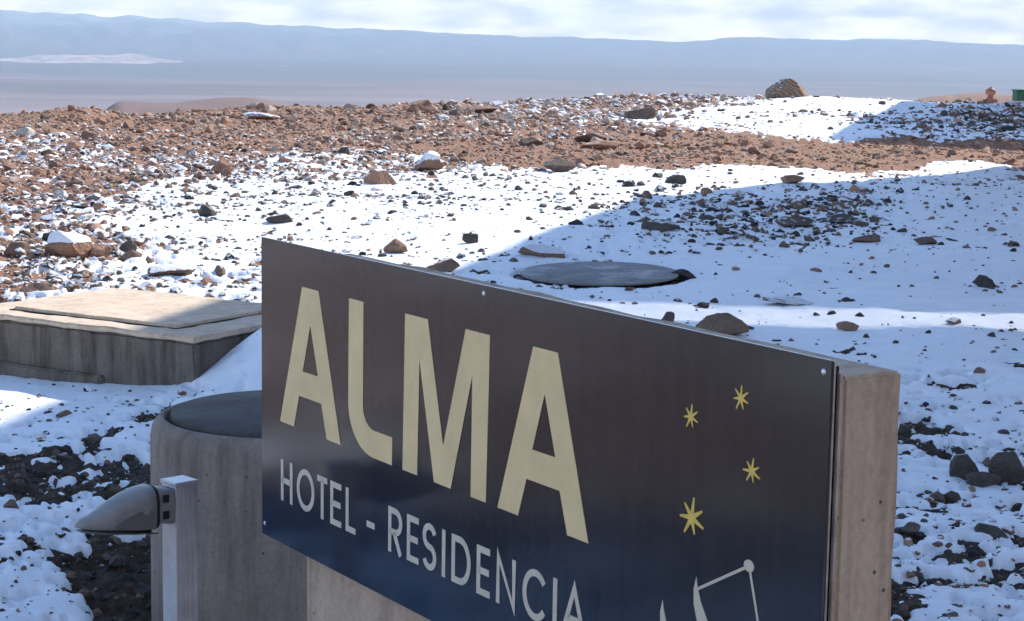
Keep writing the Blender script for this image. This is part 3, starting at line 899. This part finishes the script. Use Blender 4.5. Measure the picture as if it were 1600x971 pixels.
def loft(name, secs, mat, parent, n=28):
    """secs: (distance along the arm, half width, z bottom, z top, squareness)"""
    V, Fs = [], []
    for (d, hw, zb, zt, e) in secs:
        cz, hz = (zb + zt) / 2, (zt - zb) / 2
        for i in range(n):
            a = 2 * math.pi * i / n
            ca, sa = math.cos(a), math.sin(a)
            yy = hw * math.copysign(abs(ca) ** e, ca)
            zz = cz + hz * (math.copysign(abs(sa) ** e, sa) if sa > 0 else math.copysign(abs(sa) ** 0.35, sa))
            V.append((d, yy, zz + d * math.tan(tilt)))
    for k in range(len(secs) - 1):
        for i in range(n):
            j = (i + 1) % n
            Fs.append([k * n + i, k * n + j, (k + 1) * n + j, (k + 1) * n + i])
    bm = bmesh.new()
    vs = [bm.verts.new(v) for v in V]
    for f in Fs: bm.faces.new([vs[i] for i in f])
    bm.faces.new([vs[i] for i in range(n)][::-1]); bm.faces.new([vs[(len(secs) - 1) * n + i] for i in range(n)])
    bmesh.ops.recalc_face_normals(bm, faces=list(bm.faces))
    me = bm_mesh(name, bm, True)
    o = link(name, me, mat, parent)
    return o
ZB, ZTp = PT - 0.128, PT - 0.018
loft('bracket', [(HW, .030, ZB + .012, ZTp - .008, .45), (HW + .004, .034, ZB + .008, ZTp - .004, .45), (HW + .054, .036, ZB + .008, ZTp - .004, .45), (HW + .0575, .034, ZB + .01, ZTp - .008, .45)], M['lampgrey'], lamp)
for (d, z) in ((.032, .075), (.032, .030)):
    b_ = box_part('bolt_recess', (HW + d - .010, HW + d + .010, .0335, .0385, ZB + z - .010 + .015, ZB + z + .012 + .015), M['lampdark'], lamp, 0.002, 1)
h0 = HW + .058
loft('seal', [(h0, .046, ZB - .004, ZTp + .002, .62), (h0 + .008, .046, ZB - .004, ZTp + .002, .62)], M['lampdark'], lamp)
hd = loft('head', [(h0 + .010, .048, ZB - .008, ZTp + .003, .65), (h0 + .04, .0495, ZB - .010, ZTp - .005, .68), (h0 + .08, .048, ZB - .011, ZTp - .020, .75), (h0 + .122, .044, ZB - .012, ZTp - .042, .85), (h0 + .156, .037, ZB - .012, ZTp - .062, .95),
           (h0 + .182, .029, ZB - .010, ZTp - .079, 1), (h0 + .208, .020, ZB - .008, ZTp - .090, 1), (h0 + .226, .008, ZB - .004, ZTp - .103, 1)], M['lampgrey'], lamp)
# rim along the bottom of the head and the lens under it
loft('head_rim', [(h0 + .008, .0515, ZB - .014, ZB - .008, .6), (h0 + .08, .0515, ZB - .016, ZB - .010, .75), (h0 + .156, .041, ZB - .017, ZB - .011, .95), (h0 + .214, .018, ZB - .016, ZB - .010, 1)], M['lens'], lamp)
for sgn in (1, -1):
    # side window of the head, a curved triangular facet
    bm = bmesh.new()
    pts = [(h0 + .018, ZB + .000), (h0 + .018, ZB + .050), (h0 + .045, ZB + .052), (h0 + .075, ZB + .042), (h0 + .108, ZB + .024), (h0 + .138, ZB + .002), (h0 + .08, ZB - .003)]
    fr, bk = [], []
    for d, z in pts:
        yw = .0505 - .10 * max(0, d - h0 - .045) ** 1.35 - .004 * max(0, (z - ZB) / .05)
        fr.append(bm.verts.new((d, sgn * (yw + .0026), z + d * math.tan(tilt)))); bk.append(bm.verts.new((d, sgn * (yw - .008), z + d * math.tan(tilt))))
    bm.faces.new(fr); bm.faces.new(bk[::-1])
    for i in range(len(pts)):
        j = (i + 1) % len(pts)
        bm.faces.new((fr[i], fr[j], bk[j], bk[i]))
    bmesh.ops.recalc_face_normals(bm, faces=list(bm.faces))
    link('side_window', bm_mesh('side_window', bm), M['lens'], lamp)

# ------------------------------------------------------------------ far small things: hydrant and green box
hp = hxy(1547, 160.5)
hz0 = float(surf_h(hp.x, hp.y)[0])
hyd = empty('standpipe', (hp.x, hp.y, hz0))
tag(hyd, 'small rusty orange standpipe on the far snow edge at right', 'standpipe')
link('barrel', lathe_mesh('barrel', [(0.001, -.1), (.26, -.1), (.26, .04), (.17, .07), (.135, .10), (.12, .20), (.12, .30), (.10, .33), (.09, .36), (.001, .36)], 24), M['orange'], hyd)
link('bonnet', lathe_mesh('bonnet', [(.09, .355), (.15, .38), (.185, .44), (.19, .50), (.165, .57), (.10, .615), (.001, .63)], 24), M['orange'], hyd)
for s_ in (-1, 1):
    o = link('outlet', lathe_mesh('outlet', [(.05, 0), (.05, .14), (.075, .14), (.075, .19), (.001, .19)], 16), M['orange'], hyd)
    o.location = (0.08 * s_, 0, .22); o.rotation_euler = (0, s_ * math.radians(112), 0)
link('valve_nut', lathe_mesh('valve_nut', [(.04, .625), (.04, .67), (.001, .675)], 6, False), M['orange'], hyd)
gp = hxy(1592, 160.5)
gz0 = float(surf_h(gp.x, gp.y)[0])
gbx = empty('utility_box', (gp.x, gp.y, gz0), 0.25)
tag(gbx, 'small green utility box on pale plinth at the far right', 'utility box')
box_part('plinth', (-.24, .24, -.20, .20, -.15, .17), M['palebase'], gbx, .015)
box_part('cabinet', (-.19, .19, -.17, .17, .172, .52), M['green'], gbx, .012)
box_part('cabinet_lid', (-.215, .215, -.195, .195, .522, .585), M['green'], gbx, .015)
box_part('door', (-.15, .15, -.182, -.172, .20, .49), M['green'], gbx, .004, 1)

# ------------------------------------------------------------------ rocks
rng = np.random.default_rng(7)
def ico(sub):
    bm = bmesh.new(); bmesh.ops.create_icosphere(bm, subdivisions=sub, radius=1.0)
    V = np.array([v.co[:] for v in bm.verts]); F_ = np.array([[v.index for v in f.verts] for f in bm.faces])
    bm.free()
    return V, F_
def chisel(sub, seed, planes=11, noise=0.05):
    r_ = np.random.default_rng(seed)
    V, F_ = ico(sub)
    for k in range(planes):
        n_ = r_.normal(size=3); n_ /= np.linalg.norm(n_)
        d = r_.uniform(0.42, 0.86)
        e = V @ n_ - d
        V = V - np.where(e > 0, e, 0)[:, None] * n_ * 0.96
    if noise:
        a = fbm(V[:, 0] * 2.3 + V[:, 2] * 1.7, V[:, 1] * 2.3 - V[:, 2] * 1.3, 3, seed)
        V = V * (1 + noise * a)[:, None]
    V -= (V.max(0) + V.min(0)) / 2
    V[:, :2] *= (1 - 0.26 * V[:, 2:3] / max(1e-6, np.abs(V[:, 2]).max()))
    V /= (V.max(0) - V.min(0)) / 2
    return V, F_
LOW = [chisel(2, 100 + k, 9, 0.06) for k in range(16)]
TINY = [chisel(1, 140 + k, 3, 0.05) for k in range(16)]
MID = []
for k in range(14):
    V, F_ = chisel(3, 200 + k, 12, 0.05)
    me = np_mesh('rock', V, F_, False); me.materials.append(M['rock']); MID.append(me)

def put_rock(me, x, y, z, sx_, sy_, sz_, rot, tint, cap, label, group=None, name='rock'):
    o = bpy.data.objects.new(name, me); COL.objects.link(o)
    o.location = (x, y, z); o.scale = (sx_, sy_, sz_); o.rotation_euler = rot
    o['tint'] = float(tint); o['cap'] = float(cap)
    tag(o, label, 'rock', group)
    return o

HERO = [  # x, y of foot, width, height (photo px), tint, snow dusting, thick cap, label
 (105,404,78,40,.66,.2,1,'red brown rock under a thick white snow cap behind the concrete chamber'),
 (113,364,40,20,.42,.5,0,'grey tapered rock just behind the snow capped red rock'),
 (158,404,36,24,.72,.1,0,'tan stone leaning against the right of the snow capped rock'),
 (200,394,30,20,.25,.3,0,'dark angular stone right of the snow capped red rock'),
 (55,462,64,20,.5,.2,0,'low brown rock touching the back of the concrete chamber'),
 (265,436,80,22,.35,.6,0,'broad flat rock half in snow behind the hatch'),
 (670,266,46,27,.55,.8,1,'pale rock with white snow top at the near edge of the dirt strip'),
 (345,274,36,28,.62,.2,0,'upright reddish rock at the near edge of the left rubble'),
 (592,288,54,26,.66,.6,0,'reddish snow streaked rock in the sunlit snow above the panel'),
 (876,267,54,20,.3,.2,0,'pointed dark grey rock on the near edge of the brown dirt strip'),
 (322,338,34,20,.18,.4,0,'dark block of stone alone in the sunlit snow left of the sign'),
 (435,350,44,16,.2,.4,0,'dark flat stone in sunlit snow above the sign top corner'),
 (618,396,38,24,.48,.2,0,'brown rock just above the top left edge of the sign'),
 (694,424,54,22,.4,.4,0,'brown rounded rock half hidden by the top edge of the sign'),
 (735,380,26,16,.2,.3,0,'small dark stone in bright snow near the shadow line'),
 (846,402,74,20,.45,.75,0,'long snow backed rock behind the round manhole cover'),
 (1066,436,40,16,.05,.1,0,'small black stone touching the right rim of the round cover'),
 (1132,524,78,37,.42,.1,0,'big brown rock rising behind the top edge of the sign'),
 (1045,503,24,17,.3,.2,0,'small grey stone peeking over the sign left of the big brown rock'),
 (1234,477,80,11,.25,.5,0,'long flat dark stone in the snow right of the big brown rock'),
 (1538,449,38,20,.12,.1,0,'dark hump shaped stone alone in the blue snow far right'),
 (1325,517,38,15,.55,.3,0,'tan flat stone lying in the thin sunlit strip of snow'),
 (1490,506,30,10,.35,.5,0,'small snow dusted stone at the right end of the sunlit strip'),
 (1034,362,62,20,.22,.4,0,'dark grey rock left of the shaded stone cluster'),
 (1152,382,78,17,.3,.5,0,'long low rock in the middle of the shaded stone cluster'),
 (1240,356,62,20,.28,.4,0,'humped grey rock in the shaded stone cluster'),
 (1318,350,64,16,.2,.4,0,'flat dark rock at the right of the shaded stone cluster'),
 (1357,379,50,13,.4,.2,0,'brown flat stone right of the shaded stone cluster'),
 (1445,382,40,12,.35,.2,0,'small brown stone in blue snow between cluster and right edge'),
 (1575,758,62,58,.2,.1,0,'tall dark pointed rock at the right edge beside the wall'),
 (1508,748,50,40,.14,.1,0,'dark rock left of the tall pointed one by the wall'),
 (1538,760,56,26,.2,.2,0,'low dark rock between the two upright rocks at right'),
 (1545,852,70,34,.16,.2,0,'dark split rock low on the right of the wall'),
 (1425,835,34,20,.3,.4,0,'small brown and white stone just right of the wall end'),
 (659,176,46,21,.58,.1,0,'ochre brown rock sticking up on the skyline left of centre'),
 (697,176,17,15,.1,.1,0,'small dark stone on the skyline right of the ochre rock'),
 (752,176,84,11,.5,.2,0,'long low brown rock on the skyline at centre'),
 (405,188,58,13,.6,.6,0,'flat slab rock with white top on the left skyline'),
 (459,190,14,11,.98,.6,0,'small pale stone beside the flat slab rock on the skyline'),
 (925,222,56,16,.42,.1,0,'dark brown rock at the far side of the dirt strip'),
 (1002,186,54,20,.35,.3,0,'grey brown rock near the edge of the far snow patch'),
 (830,228,36,14,.36,.1,0,'dark red brown stone in the middle of the dirt strip'),
 (940,235,62,16,.66,.3,0,'light brown flat rock in the dirt strip below the dark one'),
 (1056,287,36,15,.18,.3,0,'dark greenish stone where dirt strip meets snow'),
 (1240,287,38,14,.6,.2,0,'reddish stone on the snow just below the dirt strip'),
 (1232,158,68,38,.6,.1,0,'large striped brown boulder alone on the skyline'),
]
hero_xy = []
for k, (px, py, wpx, hpx, tint, capv, thick, label) in enumerate(HERO):
    p = hxy(px, py)
    for it in range(4):
        zz = float(surf_h(p.x, p.y)[0]); zz = max(zz, -0.4)
        p = hxy(px, py, zz)
    dist = p.y
    ww, hh = wpx * dist / 3000 / 2, hpx * dist / 3000 / 2
    big = 'striped' in label
    V, F_ = chisel(4 if (wpx > 45) else 3, 900 + 13 * k, 16 if not big else 26, 0.035 if not big else 0.05)
    if big:
        V = V / np.maximum(np.linalg.norm(V, axis=1, keepdims=True), .3) ** .25
    me = np_mesh('rock', V, F_, False)
    me.materials.append(M['boulder'] if big else M['rock'])
    dep = ww * (0.8 if not thick else .7)
    sink = 0.25
    zc = zz + hh * (1 - 2 * sink * .5)
    o = put_rock(me, p.x, p.y + dep * 0.5, zc, ww, dep, hh * 1.12, (0, 0, rng.uniform(-.35, .35)), tint, capv, label, name='boulder' if big else 'rock')
    hero_xy.append((p.x, p.y, max(ww, .02)))
    if thick:       # a cushion of snow on the rock's top
        N_ = V / np.linalg.norm(V, axis=1, keepdims=True)
        face = F_[(V[F_].mean(1)[:, 2] > 0.38)]
        us = np.unique(face); rm = np.full(len(V), -1); rm[us] = np.arange(len(us))
        Vt = V[us].copy()
        lift = np.clip((Vt[:, 2] - 0.36) / 0.35, 0, 1) ** .5
        Vt2 = Vt * (1 + 0.05 * lift[:, None]); Vt2[:, 2] += 0.24 * lift + 0.01
        mc = np_mesh('snow_cap', Vt2, rm[face], True)
        link('snow_cap', mc, M['snow'], o)

# scattered stones: sample places, give each a size, keep the largest in view as things
cand = []
Npts = 160000
px = rng.uniform(-150, 1750, Npts); py = 150 + 830 * rng.uniform(0, 1, Npts) ** 2.6
small = np.arange(Npts) > 54000          # a second, finer crop of stones
P = np.array([hxy(a, b)[:2] for a, b in zip(px, py)])
f = fields(P[:, 0], P[:, 1])
rad = np.hypot(P[:, 0], P[:, 1]); tha = np.arctan2(P[:, 0], P[:, 1])
rcl = np.interp(tha, _ca, _cr)
clump = fbm(P[:, 0] * 0.8, P[:, 1] * 0.8, 3, 121)
prob = f[:, 1] * (0.75 + 0.45 * np.tanh(clump) * (f[:, 1] < .85)) * np.where(py > 330, 0.62, 1.15)
prob = np.where(small, prob * np.where(f[:, 1] > .8, .9, .40), prob * np.where(f[:, 1] > .8, 1.0, 0.8))
ok = (rng.uniform(0, 1, Npts) < prob) & (rad < rcl + 2.0)
size = f[:, 2] * np.clip(rng.lognormal(-0.42, 0.50, Npts), 0.28, 2.3) * np.where(small, 0.52, 1.0) * np.where(f[:, 1] > .85, 1.22, 1.0)             # apparent width
ws = size * P[:, 1] / 3000 / 2                                                   # half width in metres
inlid = np.hypot(P[:, 0] - LIDC.x, P[:, 1] - LIDC.y) < 0.72
inring = np.hypot(P[:, 0] - RING.x, P[:, 1] - RING.y) < 0.55
rel = P - np.array(SLAB_C[:])
se, sd = rel @ np.array(SLAB_E[:]), rel @ np.array(SLAB_D[:])
inslab = (se > -.12) & (se < SWD + .12) & (sd > -.12) & (sd < SDP + .1)
relw = P - np.array([PTL.x, PTL.y]); wsx = relw @ np.array(PS[:2]); wsy = relw @ (-np.array(PN[:2]))
inwall = (wsx > -.1) & (wsx < 2.5) & (wsy > -.15) & (wsy < .3)
ok &= ~(inlid | inring | inslab | inwall)
for (hx, hy, hw) in hero_xy:
    ok &= ~(np.hypot(P[:, 0] - hx, (P[:, 1] - hy - hw * .4) * 0.8) < hw * 0.95)
I = np.where(ok)[0]
# extra stones on the open ground to the left, outside the view
ex = rng.uniform(-45, -4, 1500); ey = rng.uniform(2, 45, 1500)
out = np.arctan2(ex, ey) < -0.36
ex, ey = ex[out], ey[out]
X_ = np.concatenate([P[I, 0], ex]); Y_ = np.concatenate([P[I, 1], ey])
W_ = np.concatenate([ws[I], rng.lognormal(-2.9, .5, len(ex))])
fz = fields(X_, Y_)
Z_ = surf_h(X_, Y_)
PXs = np.concatenate([px[I], np.full(len(ex), -9999)]); PYs = np.concatenate([py[I], np.full(len(ex), 300)])
n = len(X_)
asp = rng.uniform(0.55, 1.0, n); hgt = rng.uniform(0.35, 0.8, n)
rotz = rng.uniform(0, 2 * math.pi, n)
sunk = rng.uniform(-0.05, 0.45, n)
tilts = rng.normal(0, 0.22, (n, 2))
tint = np.clip(fz[:, 3] + 0.06 + rng.normal(0, 0.2, n), 0.0, 1.0)
capv = np.clip(rng.normal(0.28, 0.22, n) + 0.25 * (fz[:, 0] > .3) * (fz[:, 0] < .95), 0, 1)
capv = np.where(fz[:, 0] < 0.15, 0.1, capv)
app = W_ * 2 / np.maximum(Y_, 1) * 3000
inview = (PXs > 4) & (PXs < 1596) & (PYs < 965)
# not behind the sign, the wall, the shaft or the lamp
behind = ((PXs > 400) & (PXs < 1400) & (PYs > 372 + (PXs - 408) * 0.223)) | ((PXs > 228) & (PXs < 420) & (PYs > 625))
rank = np.where(inview & ~behind, app, 0)
order = np.argsort(-rank)
single = set(order[:250].tolist())

LM = [(105,385,'the snow capped red rock'),(200,470,'the hatch of the concrete chamber'),(55,452,'the low brown rock by the chamber'),(345,262,'the upright reddish rock'),(405,183,'the flat white topped skyline slab'),
 (659,167,'the ochre skyline rock'),(752,171,'the long skyline rock'),(670,255,'the pale snow topped rock'),(592,277,'the reddish snow streaked rock'),(876,258,'the pointed rock by the dirt strip'),(925,215,'the dark rock in the dirt strip'),
 (1002,178,'the grey brown rock near the far snow'),(1235,140,'the striped skyline boulder'),(1547,150,'the orange standpipe'),(1592,150,'the green utility box'),(322,328,'the dark block in sunlit snow'),(435,342,'the dark flat stone above the sign corner'),
 (618,385,'the brown rock above the sign'),(735,373,'the small stone near the shadow line'),(850,400,'the long rock behind the round cover'),(930,432,'the round manhole cover'),(1034,352,'the dark rock left of the shaded cluster'),
 (1152,373,'the long low rock in the shaded cluster'),(1318,342,'the flat dark rock in the shaded cluster'),(1445,376,'the small brown stone in blue snow'),(1538,439,'the dark hump shaped stone'),(1132,505,'the big brown rock behind the sign'),
 (1325,510,'the tan stone in the sunlit strip'),(1234,472,'the long flat dark stone'),(1056,280,'the greenish stone below the dirt strip'),(1240,280,'the reddish stone below the dirt strip'),(1575,730,'the tall pointed rock by the wall'),
 (1545,835,'the dark split rock'),(1425,825,'the brown and white stone by the wall'),(1345,600,'the top of the wall end'),(190,800,'the lamp head'),(233,680,'the rim of the manhole shaft'),(130,600,'the foot of the concrete chamber'),(110,250,'the left background rubble'),(60,330,'the left edge rubble')]
ORD = ['nearest', 'second', 'third', 'fourth', 'fifth', 'sixth', 'seventh', 'eighth', 'ninth', 'tenth', 'eleventh', 'twelfth', 'thirteenth', 'fourteenth', 'fifteenth', 'sixteenth', 'seventeenth', 'eighteenth', 'nineteenth', 'twentieth']
slots = {}
for i in single:
    d = [((PXs[i] - a) ** 2 + (2.0 * (PYs[i] - b)) ** 2, k) for k, (a, b, _) in enumerate(LM)]
    dd, k = min(d)
    dx, dy = PXs[i] - LM[k][0], PYs[i] - LM[k][1]
    way = ('right of' if dx > 0 else 'left of') if abs(dx) > 1.6 * abs(dy) else ('below' if dy > 0 else 'above')
    slots.setdefault((k, way), []).append((dd, i))
names = {}
for (k, way), lst in slots.items():
    for r_, (dd, i) in enumerate(sorted(lst)):
        tone = 'dark' if tint[i] < .22 else 'grey brown' if tint[i] < .42 else 'brown' if tint[i] < .68 else 'tan'
        shp = 'flat ' if hgt[i] < .45 else 'blocky ' if hgt[i] > .68 else ''
        names[i] = '%s %sstone, %s %s %s' % (tone, shp, ORD[min(r_, 19)], way, LM[k][2])
for i in single:
    put_rock(MID[i % len(MID)], X_[i], Y_[i], Z_[i] + W_[i] * hgt[i] * sunk[i], W_[i], W_[i] * asp[i], W_[i] * hgt[i],
             (tilts[i, 0], tilts[i, 1], rotz[i]), tint[i], capv[i], names[i], 'loose stones on the ground', 'stone')

rest = np.array([i for i in range(n) if i not in single])
def join_stones(name, ids, label, LOW=LOW):
    Vs, Fs, T_, C_ = [], [], [], []
    base = 0
    var = ids % len(LOW)
    for k in range(len(LOW)):
        s = ids[var == k]
        if not len(s): continue
        V, F_ = LOW[k]
        S = np.stack([W_[s], W_[s] * asp[s], W_[s] * hgt[s]], 1)
        v = V[None] * S[:, None]
        a, b = tilts[s, 0][:, None], tilts[s, 1][:, None]
        v = np.stack([v[..., 0], v[..., 1] * np.cos(a) - v[..., 2] * np.sin(a), v[..., 1] * np.sin(a) + v[..., 2] * np.cos(a)], -1)
        v = np.stack([v[..., 0] * np.cos(b) + v[..., 2] * np.sin(b), v[..., 1], -v[..., 0] * np.sin(b) + v[..., 2] * np.cos(b)], -1)
        c, d = np.cos(rotz[s])[:, None], np.sin(rotz[s])[:, None]
        v = np.stack([v[..., 0] * c - v[..., 1] * d, v[..., 0] * d + v[..., 1] * c, v[..., 2]], -1)
        v = v + np.stack([X_[s], Y_[s], Z_[s] + W_[s] * hgt[s] * sunk[s]], 1)[:, None]
        m_ = len(V)
        Vs.append(v.reshape(-1, 3))
        Fs.append((F_[None] + (np.arange(len(s)) * m_)[:, None, None] + base).reshape(-1, 3))
        T_.append(np.repeat(tint[s], m_)); C_.append(np.repeat(capv[s], m_))
        base += m_ * len(s)
    me = np_mesh(name, np.concatenate(Vs), np.concatenate(Fs), False)
    fattr(me, 'tint', np.concatenate(T_)); fattr(me, 'cap', np.concatenate(C_))
    tag(link(name, me, M['rubble']), label, kind='stuff')
tiny = (app[rest] < 8) | (PXs[rest] < -300)
join_stones('rubble', rest[(PYs[rest] < 300) & ~tiny], 'small brown and grey rubble covering the far ground')
join_stones('fine_rubble', rest[tiny], 'fine stones and grit between the rubble', TINY)
rest = rest[~tiny]
join_stones('gravel', rest[PYs[rest] >= 300], 'small stones scattered through the nearer snow')

# crumbs of earth where the near ground is bare
Nc = 16000
cx_ = rng.uniform(-2.6, 3.0, Nc); cy_ = rng.uniform(5.4, 11.5, Nc)
rel = np.stack([cx_, cy_], 1) - np.array(SLAB_C[:])
bad = (np.hypot(cx_ - RING.x, cy_ - RING.y) < .5) | ((rel @ np.array(SLAB_E[:]) > 0) & (rel @ np.array(SLAB_D[:]) > 0) & (rel @ np.array(SLAB_D[:]) < SDP))
fc = fields(cx_, cy_)
bare = soil_h(cx_, cy_) > snow_h(cx_, cy_, fc[:, 0]) + 0.002
sel = bare & ~bad & (np.abs(np.arctan2(cx_, cy_)) < 0.3)
X_, Y_ = cx_[sel], cy_[sel]
n = len(X_)
W_ = np.clip(rng.lognormal(-4.55, .5, n), .003, .04)
sunk = np.full(n, 0.3); Z_ = soil_h(X_, Y_); asp = rng.uniform(.55, 1, n); hgt = rng.uniform(.45, .9, n); rotz = rng.uniform(0, 6.28, n)
tilts = rng.normal(0, .3, (n, 2)); tint = np.clip(rng.normal(.16, .12, n), 0, 1); capv = np.clip(rng.normal(.1, .2, n), 0, .6)
join_stones('earth_crumbs', np.arange(n), 'dark earth crumbs on the bare patches near the sign', TINY)

# ------------------------------------------------------------------ haze
hm = bpy.data.materials.new('haze')
hm.use_nodes = True
ht = hm.node_tree
ht.nodes.clear()
ho = ht.nodes.new('ShaderNodeOutputMaterial')
pv = ht.nodes.new('ShaderNodeVolumePrincipled')
pv.inputs['Color'].default_value = (0.58, 0.725, 0.87, 1)
pv.inputs['Density'].default_value = 4.0e-5
pv.inputs['Anisotropy'].default_value = 0.0
pv.inputs['Density Attribute'].default_value = ''
pv.inputs['Temperature Attribute'].default_value = ''
pv.inputs['Color Attribute'].default_value = ''
hm.cycles.homogeneous_volume = True
ht.links.new(pv.outputs[0], ho.inputs['Volume'])
bm = bmesh.new(); add_box(bm, -50000, 50000, -50000, 50000, -290, 1150)
hz_ = link('haze', bm_mesh('haze', bm), hm)
tag(hz_, 'pale blue haze filling the valley air', kind='stuff')
